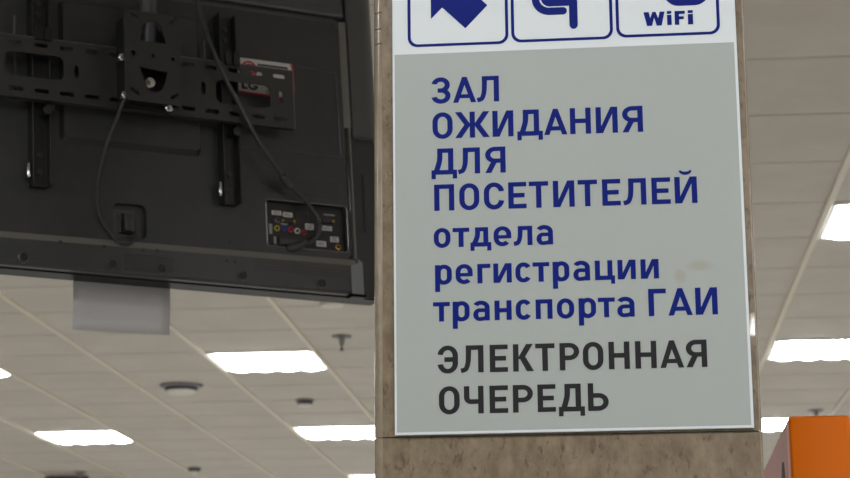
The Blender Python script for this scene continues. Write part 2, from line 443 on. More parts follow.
def glyph(c, w, sv, sh, h):
    H = h; o = .5
    def ring(x0, x1, y0, y1, parts='tblr', ta=(0, 180), ba=(180, 360), ry=None):
        rx = (x1 - x0) / 2; cx = (x0 + x1) / 2; ry_ = ry or min(rx * 1.0, (y1 - y0) / 2); g = []
        if 't' in parts: g += band(cx, y1 - ry_, rx, ry_, ta[0], ta[1], sv, sh)
        if 'b' in parts: g += band(cx, y0 + ry_, rx, ry_, ba[0], ba[1], sv, sh)
        if y1 - y0 > 2 * ry_:
            if 'l' in parts: g += R_(x0, y0 + ry_, x0 + sv, y1 - ry_)
            if 'r' in parts: g += R_(x1 - sv, y0 + ry_, x1, y1 - ry_)
        return g
    L = sv * 1.12
    if c in 'Оо': return ring(0, w, -o, H + o)
    if c in 'Сс': return ring(0, w * 1.03, -o, H + o, 'tbl', (8 if H > 30 else 32, 180), (180, 352 if H > 30 else 328))
    if c == 'Э': return ring(-w * .02, w, -o, H + o, 'tbr', (0, 172), (188, 360)) + R_(w * .32, H / 2 - sh / 2, w - sv / 2, H / 2 + sh / 2)
    if c == 'З':
        r1 = (H / 2 + sh / 2 + o) / 2
        return band(w * .49, H + o - r1, w * .48, r1, -90, 168, sv, sh, 20) + band(w * .50, r1 - o, w * .50, r1, 90, -168, sv, sh, 20) + R_(w * .33, H / 2 - sh / 2, w * .52, H / 2 + sh / 2)
    if c == 'А':
        L = sv * .99; m = w / 2; ap = 3.1; yi = (m - L) * H / (m - ap)
        return [[(0, 0), (L, 0), (m, yi), (m - ap, H)], [(w - L, 0), (w, 0), (m + ap, H), (m, yi)], [(m - ap, H), (m, yi - .2), (m + ap, H)]] + R_(w * .24, H * .17, w * .76, H * .17 + sh * .9)
    if c in 'Лл':
        xt = w * .22
        return R_(w - sv, 0, w, H) + R_(xt, H - sh, w, H) + ribbon([(xt + sv / 2, H - .2), (xt + sv / 2 - .2, H * .62), (xt + sv * .35, H * .34), (xt - .4, H * .13), (0, sh * .42)], sv, sh)
    if c == 'Ж':
        m = w / 2; g = R_(m - sv / 2, 0, m + sv / 2, H); k = sv * 1.05; l2 = L * 1.08
        for s in (-1, 1):
            for e in (0, H): g += [[(m + s * (m - l2), e), (m + s * m, e), (m + s * (k + l2 / 2 - 1), H / 2), (m + s * (k - l2 / 2 - 1), H / 2)]]
        return g + R_(m - k, H / 2 - sh * .3, m + k, H / 2 + sh * .3)
    if c in 'ИиЙ':
        g = R_(0, 0, sv, H) + R_(w - sv, 0, w, H) + [[(sv * .35, 0), (sv * 1.3, 0), (w - sv * .35, H), (w - sv * 1.3, H)]]
        if c == 'Й': g += band(w / 2, H + 8.6, w * .285, 6.0, 180, 360, 3.0, 4.2)
        return g
    if c in 'Дд':
        xr = w * .86; xt = w * .23; f = H * .17 if H > 30 else H * .22; fw = sv * .82
        return (R_(0, 0, w, sh) + R_(0, -f, fw, sh) + R_(w - fw, -f, w, sh) + R_(xr - sv, 0, xr, H) + R_(xt, H - sh, xr, H)
                + ribbon([(xt + sv / 2, H - .2), (xt + sv * .48, H * .6), (xt + sv * .2, H * .35), (xt - sv * .18, sh * .7)], sv))
    if c in 'Нн': return R_(0, 0, sv, H) + R_(w - sv, 0, w, H) + R_(sv * .5, H * .5 - sh / 2, w - sv * .5, H * .5 + sh / 2)
    if c in 'Пп': return R_(0, 0, sv, H) + R_(w - sv, 0, w, H) + R_(0, H - sh, w, H)
    if c == 'ц': return R_(0, 0, sv, H) + R_(w * .63, 0, w * .63 + sv, H) + R_(0, 0, w, sh) + R_(w - sv * .78, -H * .21, w, sh)
    if c in 'Гг': return R_(0, 0, sv, H) + R_(0, H - sh, w, H)
    if c in 'Тт': return R_(w / 2 - sv / 2, 0, w / 2 + sv / 2, H) + R_(0, H - sh, w, H)
    if c == 'Е': return R_(0, 0, sv, H) + R_(0, H - sh, w, H) + R_(0, 0, w, sh) + R_(0, H * .5 - sh / 2, w * .9, H * .5 + sh / 2)
    if c == 'К':
        m = sv * 1.0; return R_(0, 0, sv, H) + [[(m - 1.4, H * .46), (m + L * .75, H * .42), (w * .97, H), (w * .97 - L * 1.12, H)], [(m + .6, H * .52), (m + L * 1.05, H * .56), (w, 0), (w - L * 1.15, 0)]]
    if c == 'Р':
        y0 = H * .37; ry = (H - y0) / 2; rx = w * .5
        return R_(0, 0, sv, H) + R_(0, H - sh, w - rx, H) + R_(0, y0, w - rx, y0 + sh) + band(w - rx, y0 + ry, rx, ry, -90, 90, sv, sh)
    if c == 'Ь':
        y1 = H * .64; ry = y1 / 2; rx = w * .48
        return R_(0, 0, sv, H) + R_(0, y1 - sh, w - rx, y1) + R_(0, 0, w - rx, sh) + band(w - rx, ry, rx, ry, -90, 90, sv, sh)
    if c == 'Я':
        y0 = H * .38; ry = (H - y0) / 2; rx = w * .48
        return R_(w - sv, 0, w, H) + R_(rx, H - sh, w, H) + R_(rx, y0, w, y0 + sh) + band(rx, y0 + ry, rx, ry, 90, 270, sv, sh) + [[(0, 0), (L, 0), (w * .62, y0 + sh * .6), (w * .62 - L * 1.0, y0 + sh * .6)]]
    if c == 'Ч':
        yb = H * .35; r = w * .34
        return R_(w - sv, 0, w, H) + R_(0, yb + r, sv, H) + band(r, yb + r, r, r, 180, 270, sv, sh) + R_(r, yb, w, yb + sh)
    if c == 'р': return R_(0, -10, sv, H) + ring(sv * .18, w, -o, H + o, ry=w * .42)
    if c == 'е':
        ry = w * .46
        g = ring(0, w, -o, H + o, 'tbl', (0, 180), (180, 318), ry=ry)
        return g + R_(w - sv, H * .38, w, H + o - ry) + R_(sv * .5, H * .38, w, H * .38 + sh * .82)
    if c == 'а':
        y1 = H * .62; ry = y1 / 2 + .3
        return (R_(w - sv, 0, w, H * .68) + band(w * .47, H * .66, w * .53, H * .34 + o, 0, 148, sv, sh)
                + band(w * .38, ry - o, w * .38, ry, 90, 270, sv, sh * .9) + R_(w * .38, y1 + .1 - sh * .9, w - sv * .5, y1 + .1) + [[(w * .38, -o), (w * .62, -o * .4), (w - sv * .6, 2.2), (w - sv * .6, sh + 1.2), (w * .6, sh - .6), (w * .38, sh * .9 - o)]])
    if c == 'W':
        return [[(0, H), (w * .25, H), (w * .39, 0), (w * .15, 0)], [(w * .19, 0), (w * .39, 0), (w * .58, H), (w * .42, H)], [(w * .42, H), (w * .58, H), (w * .81, 0), (w * .61, 0)], [(w * .61, 0), (w * .85, 0), (w, H), (w * .77, H)]]
    if c == 'F': return R_(0, 0, w * .42, H) + R_(0, H * .79, w, H) + R_(0, H * .40, w * .88, H * .60)
    if c == 'i': return R_(0, 0, w, H * .74) + R_(0, H * .83, w, H * 1.02)
    return []

LINES = [
 ("ЗАЛ", 781.0, [(-224.4, -198.7), (-195.4, -164.7), (-163.2, -134.2)]),
 ("ОЖИДАНИЯ", 732.4, [(-223.3, -196.5), (-193.2, -147.5), (-143.6, -115.9), (-111.0, -77.3), (-75.6, -45.0), (-41.3, -13.9), (-7.4, 21.3), (27.3, 54.3)]),
 ("ДЛЯ", 683.2, [(-225.3, -191.4), (-189.8, -160.9), (-154.1, -127.2)]),
 ("ПОСЕТИТЕЛЕЙ", 634.1, [(-222.1, -195.6), (-189.0, -162.6), (-156.6, -130.6), (-124.5, -100.7), (-97.3, -72.0), (-65.9, -37.9), (-33.5, -8.2), (-1.8, 22.1), (25.8, 55.4), (62.4, 86.9), (92.3, 121.3)]),
 ("отдела", 584.5, [(-223.2, -201.2), (-198.3, -176.4), (-175.2, -147.9), (-144.7, -121.6), (-118.4, -94.1), (-88.8, -67.2)]),
 ("регистрации", 535.4, [(-222.1, -200.1), (-195.2, -172.8), (-166.7, -149.6), (-145.9, -122.0), (-117.2, -96.6), (-94.7, -73.0), (-68.8, -47.2), (-42.1, -20.5), (-14.1, 11.5), (15.1, 38.5), (44.8, 68.1)]),
 ("транспортаГАИ", 486.2, [(-225.1, -203.2), (-199.6, -177.6), (-172.9, -151.4), (-145.1, -123.1), (-117.7, -97.4), (-91.9, -70.2), (-64.5, -42.2), (-36.4, -14.1), (-11.5, 10.2), (13.1, 35.4), (53.4, 76.0), (78.5, 109.5), (113.3, 141.5)]),
 ("ЭЛЕКТРОННАЯ", 418.4, [(-219.5, -193.5), (-189.7, -160.5), (-152.4, -129.1), (-122.3, -95.8), (-93.6, -68.8), (-62.4, -37.2), (-32.6, -6.5), (0.4, 27.1), (34.3, 61.3), (65.8, 96.0), (98.8, 125.4)]),
 ("ОЧЕРЕДЬ", 365.3, [(-218.8, -192.1), (-186.4, -161.2), (-153.5, -129.8), (-123.5, -97.8), (-92.0, -68.8), (-65.0, -31.9), (-27.6, -1.3)]),
 ("WiFi", 878.0, [(60.0, 87.8), (90.9, 96.8), (101.0, 114.6), (118.5, 125.1)]),
]
for text, base, xs in LINES:
    bm = bmesh.new()
    for ch, (a, b) in zip(text, xs):
        if text == 'WiFi': sv, sh, h = 7, 6, 19.0
        elif ch.islower(): sv, sh, h = 6.5, 5.4, 25.6
        else: sv, sh, h = 7.0, 5.9, 35.4
        for pl in glyph(ch, b - a, sv, sh, h): pr_(bm, [(a + x, base + y) for x, y in pl])
    bmesh.ops.recalc_face_normals(bm, faces=bm.faces)
    blk = text in ('ЭЛЕКТРОННАЯ', 'ОЧЕРЕДЬ')
    o = link('lettering', bm, 'black_vinyl' if blk else 'blue', sign)
    o['label'] = ('black' if blk else 'blue') + ' lettering reading ' + ('транспорта ГАИ' if 'ГАИ' in text else text)
# pictogram frames
for (x0, x1, z0) in ((-255.4, -120.2, 860.7), (-116.4, 18.9, 861.8), (23.2, 160.1, 863.0)):
    bm = bmesh.new(); z1 = z0 + (x1 - x0)
    oa = [loc(*p) for p in rrect(x0, x1, z0, z1, 13, 8)]; ob = [loc(*p) for p in rrect(x0 + 4.1, x1 - 4.1, z0 + 3.6, z1 - 3.6, 10, 8)]
    plate(bm, [oa, ob], -.0006, 0); link('pictogram_frame', bm, 'blue', sign)
# arrow
bm = bmesh.new()
c0 = (-177.7, 884.4); c1 = (-147.7, 915.8); n0 = (-208.4, 914.3)
ar = [(-223.8, 899.4), (-208.6, 915.1), c0, c1, (-178.6, 946.5), (-162.5, 962.0), (-223.8, 962.5)]
plate(bm, [[loc(*p) for p in ar]], -.0006, 0); o = link('arrow', bm, 'blue', sign)
# seated person pictogram: chair shell and figure
bm = bmesh.new()
for pl in (band(-64.5, 921.5, 23.6, 22.8, 180, 270, 10.0, 10.0) + R_(-88.1, 921.5, -78.1, 962) + R_(-64.5, 898.7, -46.5, 908.7) + band(-46.5, 903.7, 5.0, 5.0, -90, 90, 4.95, 4.95) + band(-83.1, 962, 5, 5, 0, 180, 4.9, 4.9)): pr_(bm, pl)
bmesh.ops.recalc_face_normals(bm, faces=bm.faces); link('seat_pictogram', bm, 'blue', sign)
bm = bmesh.new()
for pl in (R_(-66, 910.8, -31, 930) + R_(-38.6, 884, -27.4, 918) + band(-33, 884, 5.6, 6.0, 180, 360, 5.5, 5.9) + R_(-75.6, 921, -58, 962) + band(-63, 921.5, 12.6, 11.0, 180, 270, 12, 10.5) + band(-38, 913.5, 10.6, 10.5, 0, 90, 10.5, 10.4)
           + R_(-62, 912, -48, 935) + band(-66.8, 962, 8.8, 6, 0, 180, 8.7, 5.9) + band(-65, 979, 9.5, 9.5, 0, 360, 9.4, 9.4, 24)): pr_(bm, pl)
bmesh.ops.recalc_face_normals(bm, faces=bm.faces); link('figure_pictogram', bm, 'blue', sign)
# wireless pictogram, a dark rounded blob with a ring
bm = bmesh.new(); plate(bm, [[loc(*p) for p in rrect(87.5, 148, 904.4, 950, 20, 10)], [loc(*p) for p in rrect(96, 116, 926, 944, 8.5, 8)]], -.0006, 0)
link('wireless_pictogram', bm, 'blue', sign)

# ------------------------------------------------------------------ television seen from behind
TO = Vector((-0.91363596, 3.93539382, 1.10292744 + EYE))
TU = Vector((0.81766857, 0.57499523, 0.02825935)); TV = Vector((-0.05411482, 0.02789774, 0.99814493)); TN = TU.cross(TV)
TM = Matrix((TU, -TN, TV)).transposed().to_4x4(); TM.translation = TO
tv = empty('television', mw=TM)
tag(tv, 'large black flat television seen from behind, mounted left of the pillar', 'television')
def tb(name, m, u0, u1, v0, v1, n0, n1, bev=0, parent=None, seg=2, smooth=False):
    bm = bmesh.new(); box(bm, u0 / 1000, u1 / 1000, -n1 / 1000, -n0 / 1000, v0 / 1000, v1 / 1000, bev / 1000, seg)
    return link(name, bm, m, parent or tv, smooth)
def k(ps): return [(a / 1000, b / 1000) for a, b in ps]
UL = -618
tb('housing', 'tv', UL, 533, -262, 425, -72, -14, 4, smooth=True, seg=3)
fr = tb('front_bezel', 'gloss', UL - 3, 547, -250, 430, -96, -72, 4, smooth=True, seg=3)
tb('screen', 'screen', UL + 25, 510, -228, 405, -97, -95.9, 0)
# raised back cover with openings for the sockets
io = k(rrect(256, 446, -181, -80, 8)); so = k(rrect(-83, -11, -190, -118, 14))
oin = k(rrect(-542, 449, -198, 334, 16)); oout = k(rrect(-556, 463, -203, 350, 24))
bm = bmesh.new(); plate(bm, [oin, io, so], -.0, .013)
bmesh.ops.recalc_face_normals(bm, faces=bm.faces)
bc = link('back_cover', bm, 'tv', tv)
tb('lower_lip', 'gloss', UL + 6, 530, -264.5, -258, -70, -20, 1.5)
# lower strip, standing proud of the back; its upper edge faces up
bm = bmesh.new()
pf = [(-203, 13.8), (-209, -4.4), (-211, -5), (-257, -5), (-262, 2), (-262, 13.8)]
ra, rb = [[bm.verts.new((u / 1000, y / 1000, v / 1000)) for v, y in pf] for u in (UL + 1, 462)]
for i in range(6): bm.faces.new((ra[i], ra[(i + 1) % 6], rb[(i + 1) % 6], rb[i]))
bm.faces.new(ra); bm.faces.new(rb); bmesh.ops.recalc_face_normals(bm, faces=bm.faces)
link('lower_cover', bm, 'tv_strip', tv)
bm = bmesh.new()
pf = [(-196, .5), (-196.5, -.3), (-209, -5.2), (-210, -4.6), (-206, 4)]
ra, rb = [[bm.verts.new((u / 1000, y / 1000, v / 1000)) for v, y in pf] for u in (UL + 2, 461)]
for i in range(5): bm.faces.new((ra[i], ra[(i + 1) % 5], rb[(i + 1) % 5], rb[i]))
bm.faces.new(ra); bm.faces.new(rb); bmesh.ops.recalc_face_normals(bm, faces=bm.faces)
link('crease_bevel', bm, 'tv_edge_lit', tv)  # slope in a lighter colour that carries the crease highlight
bm = bmesh.new()
pf = [(351, 13.8), (352, 3), (356, .5), (424, 13), (424, 13.8)]
ra, rb = [[bm.verts.new((u / 1000, y / 1000, v / 1000)) for v, y in pf] for u in (-545, 461)]
for i in range(5): bm.faces.new((ra[i], ra[(i + 1) % 5], rb[(i + 1) % 5], rb[i]))
bm.faces.new(ra); bm.faces.new(rb); bmesh.ops.recalc_face_normals(bm, faces=bm.faces)
link('upper_cover', bm, 'tv_light', tv)  # slope and lighter plastic put in for ceiling light on the top band
bm = bmesh.new()
pf = [(449, .5), (449.5, -.3), (459, -4.6), (464, -4.6), (465, 13.8), (452, 13)]
lo_, hi_ = [[bm.verts.new(((u + du) / 1000, y / 1000, v / 1000)) for u, y in pf] for v, du in ((96, 0), (338, -1))]
for i in range(6): bm.faces.new((lo_[i], lo_[(i + 1) % 6], hi_[(i + 1) % 6], hi_[i]))
bm.faces.new(lo_); bm.faces.new(hi_); bmesh.ops.recalc_face_normals(bm, faces=bm.faces)
link('side_bevel', bm, 'tv_edge_lit', tv)  # added wedge, its light colour stands for the vertical highlight
# the bottom edge runs slightly out of parallel, deeper towards the right corner
for nm_ in ('housing', 'front_bezel', 'lower_lip', 'lower_cover'):
    for v_ in bpy.data.objects[nm_].data.vertices:
        if v_.co.z < -.24: v_.co.z -= (v_.co.x + .316) * .013
bm = bmesh.new(); loft_ring(bm, oin, 0, oout, .0138); bmesh.ops.recalc_face_normals(bm, faces=bm.faces)
link('cover_bevel', bm, 'tv_edge_lit', tv)
for rim in (io,):
    bm = bmesh.new(); tube(bm, [(a_, -.0002, b_) for a_, b_ in rim + rim[:1]], .0014, 6); link('recess_rim', bm, 'tv_edge_lit', tv)
# centre cover between the mounting rails
bm = bmesh.new(); i1 = k(rrect(-186, 106, 6, 292, 10)); i2 = k(rrect(-192, 112, -4, 299, 14))
plate(bm, [i1], -.012, -.0005); loft_ring(bm, i1, -.012, i2, -.0002); bmesh.ops.recalc_face_normals(bm, faces=bm.faces)
link('centre_cover', bm, 'tv', tv)
# side cover (right, rounded edge), lower side strip
bm = bmesh.new()
pf = [(469, 20), (469, 2), (472, -1), (500, -1.5), (514, 1.5), (528, 7), (538, 16), (544, 32), (546, 60), (469, 60)]
ra, rb = [[bm.verts.new((u / 1000, y / 1000, v / 1000)) for u, y in pf] for v in (76, 424)]
n_ = len(pf)
for i in range(n_): bm.faces.new((ra[i], ra[(i + 1) % n_], rb[(i + 1) % n_], rb[i]))
bm.faces.new(ra); bm.faces.new(rb); bmesh.ops.recalc_face_normals(bm, faces=bm.faces)
bmesh.ops.bevel(bm, geom=[e for e in bm.edges if all(v.co.z < .0761 for v in e.verts)], offset=.003, segments=2, affect='EDGES')
link('side_cover', bm, 'tv_light', tv, True)
tb('side_cover', 'tv_light', -621, -552, 76, 424, -60, -1, 9, smooth=True, seg=4)
tb('side_rib', 'tv_edge_lit', 459, 463.5, -196, 96, -13, 4, 1.5)  # thin light rib standing in for the edge highlight
tb('side_slot', 'tv_dark', 494, 499, -130, 0, -15, -12.6, 1)
# seams
for path in ([(206, 26), (453, 30), (455, -90)], [(340, 224), (436, 219), (438, 34)], [(-42, -247), (-42, -222), (14, -222)]):
    bm = bmesh.new(); tube(bm, [(a_ / 1000, -.0005 if path[0][1] > -200 else -.0052, b_ / 1000) for a_, b_ in path], .0013, 6); link('seam', bm, 'tv_light', tv)
# lower strip: label pad, screws, vent dots
tb('label_pad', 'tv', -66, 42, -256, -224, 4, 6, .8)
for (u_, v_) in ((-270, -247), (-89, -247), (15, -249), (193, -251), (374, -254)):
    bm = bmesh.new(); lathe(bm, (u_ / 1000, -.005, v_ / 1000), [(.0115, .002), (.0115, -.003), (.0095, -.0035), (.0085, -.0005), (.004, -.0002)], 20, 'y'); s = link('screw', bm, 'tv_light', tv, True)
    bm = bmesh.new(); lathe(bm, (u_ / 1000, -.0062, v_ / 1000), [(.0075, .001), (.0075, -.0005), (.003, -.0008)], 16, 'y'); link('screw_hole', bm, 'tv_dark', s, True)
bm = bmesh.new()
for r_ in range(3):
    for i in range(34):
        u_ = .222 + i * .0066; v_ = -.219 - r_ * .007 - (u_ - .222) * .02
        lathe(bm, (u_, -.005, v_), [(.0016, .001), (.0016, -.0004)], 6, 'y')
link('vent_holes', bm, 'tv_dark', tv); bm = bmesh.new()
for r_ in range(5):
    for i in range(26):
        u_ = .262 + i * .0066; v_ = -.030 - r_ * .008
        lathe(bm, (u_, 0, v_), [(.0016, .001), (.0016, -.0003)], 6, 'y')
link('vent_holes', bm, 'tv_dark', tv); bm = bmesh.new()
for r_ in range(4):
    for i in range(40):
        u_ = .16 + i * .0066; v_ = .372 + r_ * .009
        lathe(bm, (u_, .0008 + (v_ - .356) * .184, v_), [(.0018, .001), (.0018, -.0003)], 6, 'y')
o = link('vent_holes', bm, 'tv_dark', tv)
for (u_, v_) in ((-105, -200 - 12), (-22, -213), (8, -212), (160, -222), (178, -222), (170, -180), (-195, -210)):
    bm = bmesh.new(); lathe(bm, (u_ / 1000, (-.005 if v_ < -200 else 0), v_ / 1000), [(.0035, .001), (.0035, -.0005)], 10, 'y'); link('pin_hole', bm, 'tv_dark', tv)
bm = bmesh.new(); prism(bm, k([(446, -271), (474, -272), (474, -203), (465, -196), (461, -206), (446, -211)]), -.0075, .0145); link('tape', bm, 'clip', tv)['label'] = 'grey tape strip on the lower corner'
tb('corner_clip', 'gloss', 445, 480, -278, -270, -17, 6, 1)
# recessed socket panel
tb('socket_panel', 'tv_dark', 257, 445, -180, -81, -13.6, -12.8)
sp = bpy.data.objects['socket_panel']
def lab(u, v, w, h, m='label', n=-12.5, parent=sp, name='printed_label'):
    bm = bmesh.new(); box(bm, (u - w / 2) / 1000, (u + w / 2) / 1000, -n / 1000, -n / 1000 + .0004, (v - h / 2) / 1000, (v + h / 2) / 1000); return link(name, bm, m, parent)
for a_ in ((286, -104, 22, 9), (312, -106, 22, 10), (362, -128, 20, 13), (402, -128, 26, 10), (420, -151, 20, 12), (388, -163, 23, 12)): lab(*a_)
for a_ in ((348, -106, 30, 22), (410, -98, 26, 3), (271, -140, 7, 22), (280, -164, 5, 16), (303, -127, 16, 3)): lab(*a_, m='label_dim' if a_[0] != 348 else 'bracket')
# tiny print lines on the labels
for (u_, v_, w_, n_) in ((286, -104, 17, 2), (312, -106, 17, 2), (362, -128, 15, 3), (402, -128, 21, 2), (420, -151, 15, 3), (388, -163, 17, 2), (348, -106, 22, 5)):
    bm = bmesh.new()
    for q in range(n_):
        z_ = v_ + (q - (n_ - 1) / 2) * 3.4
        box(bm, (u_ - w_ / 2) / 1000, (u_ + w_ / 2 - 3 * (q % 2)) / 1000, .0118, .0122, (z_ - .6) / 1000, (z_ + .6) / 1000)
    link('fine_print', bm, 'ink', sp)
for (u_, v_, mm) in ((285, -138, 'yellow'), (302, -136, 'bluejack'), (317, -138, 'red'), (332, -140, 'label'), (347, -142, 'red'), (287, -120, 'tv_light'), (371, -147, 'tv_light'), (427, -168, 'brass')):
    bm = bmesh.new(); lathe(bm, (u_ / 1000, .0128, v_ / 1000), [(.0062, 0), (.0062, -.003), (.0042, -.0032), (.0036, -.0012), (.002, -.001)], 18, 'y')
    j_ = link('jack', bm, mm, sp, True)
    bm = bmesh.new(); lathe(bm, (u_ / 1000, .0112, v_ / 1000), [(.0030, .0005), (.0030, -.0028), (.0014, -.0030)], 12, 'y'); link('jack_core', bm, 'ink', j_, True)
def dsub(u, v, w=26, h=10):
    c_ = tb('port', 'rail', u - w / 2, u + w / 2, v - h / 2, v + h / 2, -13, -9.5, 1.2, sp)
    for s_ in (-1, 1):
        bm = bmesh.new(); lathe(bm, ((u + s_ * (w / 2 + 4)) / 1000, .0128, v / 1000), [(.0028, 0), (.0028, -.004), (.0015, -.004)], 10, 'y'); link('port_screw', bm, 'brass', c_, True)
dsub(312, -120, 18, 9); dsub(402, -112, 24, 10)
tb('scart_port', 'rail', 288, 342, -174, -156, -13, -9, 1.5, sp)
bm = bmesh.new()
for q in range(10): box(bm, (292 + q * 4.6) / 1000, (294 + q * 4.6) / 1000, .0085, .0092, -.170, -.160)
link('scart_pins', bm, 'tv_light', bpy.data.objects['scart_port'])
# power inlet recess
tb('inlet_block', 'rail', -68, -34, -178, -136, -13.8, -4, 2)
tb('inlet_frame', 'tv_light', -80, -30, -186, -128, -13.7, -12.2, 1)
# product sticker (flat print)
st = tb('sticker', 'label', 203, 330, 136, 226, .0, .5)
st['label'] = 'white and red product sticker'
def sk(name, m, pts, n=.9):
    bm = bmesh.new(); plate(bm, [k(pts)], -n / 1000, -.0003); return link(name, bm, m, st)
sk('printed_band', 'red', [(326, 226.2), (334, 222), (334, 160), (331.5, 158), (331, 208)], .9)
sk('printed_band', 'red', [(203, 152), (330, 149), (330, 145), (203, 148)], .9)
sk('print_block', 'ink', [(203, 148), (330, 145), (330, 136), (203, 136)], .95)
cc = [(229 + 19 * math.cos(a_ * PI / 16), 202 + 19 * math.sin(a_ * PI / 16)) for a_ in range(32)]
sk('round_mark', 'red', cc, .8)
bm = bmesh.new()
for pl in band(.229, .202, .0145, .0145, 60, 330, .0014, .0014, 16) + R_(.2265, .197, .229, .210) + R_(.2265, .197, .235, .1995): prism(bm, pl, -.0012, -.0006)
bmesh.ops.recalc_face_normals(bm, faces=bm.faces); link('mark_outline', bm, 'label', st)
bm = bmesh.new()
for pl in (R_(.210, .157, .2155, .175) + R_(.210, .157, .223, .1615) + band(.2365, .166, .0115, .0096, 40, 360, .0048, .0042, 18) + R_(.2375, .163, .248, .1668)): prism(bm, pl, -.0012, -.0004)
bmesh.ops.recalc_face_normals(bm, faces=bm.faces); link('logo_letters', bm, 'ink', st)
for (u0, u1, v0, v1) in ((249, 320, 213, 217.5), (249, 266, 205, 207), (268, 280, 158, 160), (268, 290, 153, 155), (252, 262, 187, 191)): bm = bmesh.new(); box(bm, u0 / 1000, u1 / 1000, -.0009, -.0003, v0 / 1000, v1 / 1000); link('print_line', bm, 'ink', st)
for (u0, u1, v0, v1) in ((272, 322, 203, 206.5), (285, 325, 176, 178)): bm = bmesh.new(); box(bm, u0 / 1000, u1 / 1000, -.0009, -.0003, v0 / 1000, v1 / 1000); link('print_line', bm, 'red', st)

# sheet of paper taped to the front, hanging below the bottom edge
pp = empty('paper_sheet', mw=TM); tag(pp, 'blank white paper sheet hanging below the bottom edge of the television', 'paper')
bm = bmesh.new(); rows = []
for i in range(9):
    row = []
    for j in range(9):
        u_ = -.131 + .209 * j / 8; v_ = -.357 + .20 * i / 8
        bend = .010 * max(0, 1 - i / 4) ** 2 + .003 * math.sin(j / 8 * PI) * max(0, 1 - i / 5)
        row.append(bm.verts.new((u_, .0992 + bend, v_)))
    rows.append(row)
for a_, b_ in zip(rows, rows[1:]):
    for i in range(8): bm.faces.new((a_[i], a_[i + 1], b_[i + 1], b_[i]))
me_o = link('sheet', bm, 'paper', pp, True); md = me_o.modifiers.new('thickness', 'SOLIDIFY'); md.thickness = .0006; md.offset = 1

# ------------------------------------------------------------------ ceiling mount of the television
mt = empty('television_mount', mw=TM)
tag(mt, 'black steel ceiling bracket with slotted crossbar holding the television by its back', 'tv mount')
def mb(name, m, u0, u1, v0, v1, n0, n1, bev=0, parent=None): return tb(name, m, u0, u1, v0, v1, n0, n1, bev, parent or mt)
def slot(u0, u1, v0, v1): return k(rrect(u0, u1, v0, v1, min(u1 - u0, v1 - v0) * .49, 5))
B0, B1, BT, BB = -378, 307, 192, 63
holes = [k(rrect(-320, -200, 107, 157, 14)), k(rrect(128, 252, 101, 151, 14))]
for c_ in (-298, -246, -194, -142, -90, 66, 118, 170, 222, 274):
    holes.append(slot(c_ - 15, c_ + 15, 76, 85)); holes.append(slot(c_ - 14, c_ + 14, 171, 180))
holes += [slot(-178, -168, 116, 143), slot(95, 105, 114, 142), slot(-350, -340, 116, 143), slot(272, 281, 116, 143)]
bm = bmesh.new(); plate(bm, [k([(B0, BB), (B1, BB), (B1, BT), (B0, BT)])] + holes, -.050, -.0475)
bmesh.ops.recalc_face_normals(bm, faces=bm.faces)
link('crossbar', bm, 'bracket', mt)
xb = bpy.data.objects['crossbar']
mb('flange', 'tv_light', B0, B1, BT - 2.5, BT + .5, 34, 50.3, .8, xb)  # lighter colour paints the highlight along the bar's top edge
mb('flange', 'bracket', B0, B1, BB - .5, BB + 2.5, 34, 50.3, .8, xb)
mb('flange', 'tv_edge_lit', B1 - 1.5, B1 + .5, BB, BT, 38, 50.5, .5, xb)  # end return added in a light colour as the bar's end highlight
for u0 in (-258, 150):
    r_ = mb('rail', 'rail', u0 + 2, u0 + 36, -104, 304, .4 if u0 > 0 else .4, 13.5, 0)
    for s_ in (0, 34): mb('rail_flange', 'rail', u0 + s_, u0 + s_ + 3.4, -104, 306 if s_ else 310, .4, 34 if s_ else 30, 1, r_)
    for v_ in (-75, -40, 255, 278):
        bm = bmesh.new(); lathe(bm, ((u0 + 19) / 1000, -.0135, v_ / 1000), [(.006, 0), (.006, -.003), (.003, -.003)], 14, 'y'); link('bolt', bm, 'bracket', r_, True)
    for s_ in (6, 25):                    # hooks over the top of the crossbar
        bm = bmesh.new()
        hk = [(u0 + s_ - 7, 186), (u0 + s_ + 7, 186)] + [(u0 + s_ + 7 * math.cos(PI * q / 8), 206 + 9 * math.sin(PI * q / 8)) for q in range(9)]
        plate(bm, [k(hk)], -.057, -.051); link('hook', bm, 'rail', r_)
    bm = bmesh.new(); lathe(bm, ((u0 + 24) / 1000, -.040, .044), [(.006, .03), (.006, -.002), (.009, -.003), (.009, -.009), (.004, -.010)], 16, 'y'); link('clamp_knob', bm, 'rail', r_, True)
    mb('clamp_ear', 'rail', u0 + 26, u0 + 44, 44, 60, 34, 40, 2, r_)
    bm = bmesh.new(); lathe(bm, ((u0 - 5) / 1000, -.020, -.090), [(.001, -.001), (.004, 0), (.005, .004), (.005, .028), (.003, .031)], 14, 'z'); link('locking_pin', bm, 'chrome', r_, True)
    bm = bmesh.new(); lathe(bm, ((u0 - 30) / 1000, -.016, .09), [(.003, 0), (.003, .155)], 10, 'z'); link('highlight_rod', bm, 'tv_light', r_, True)  # rod added to stand in for a vertical edge highlight
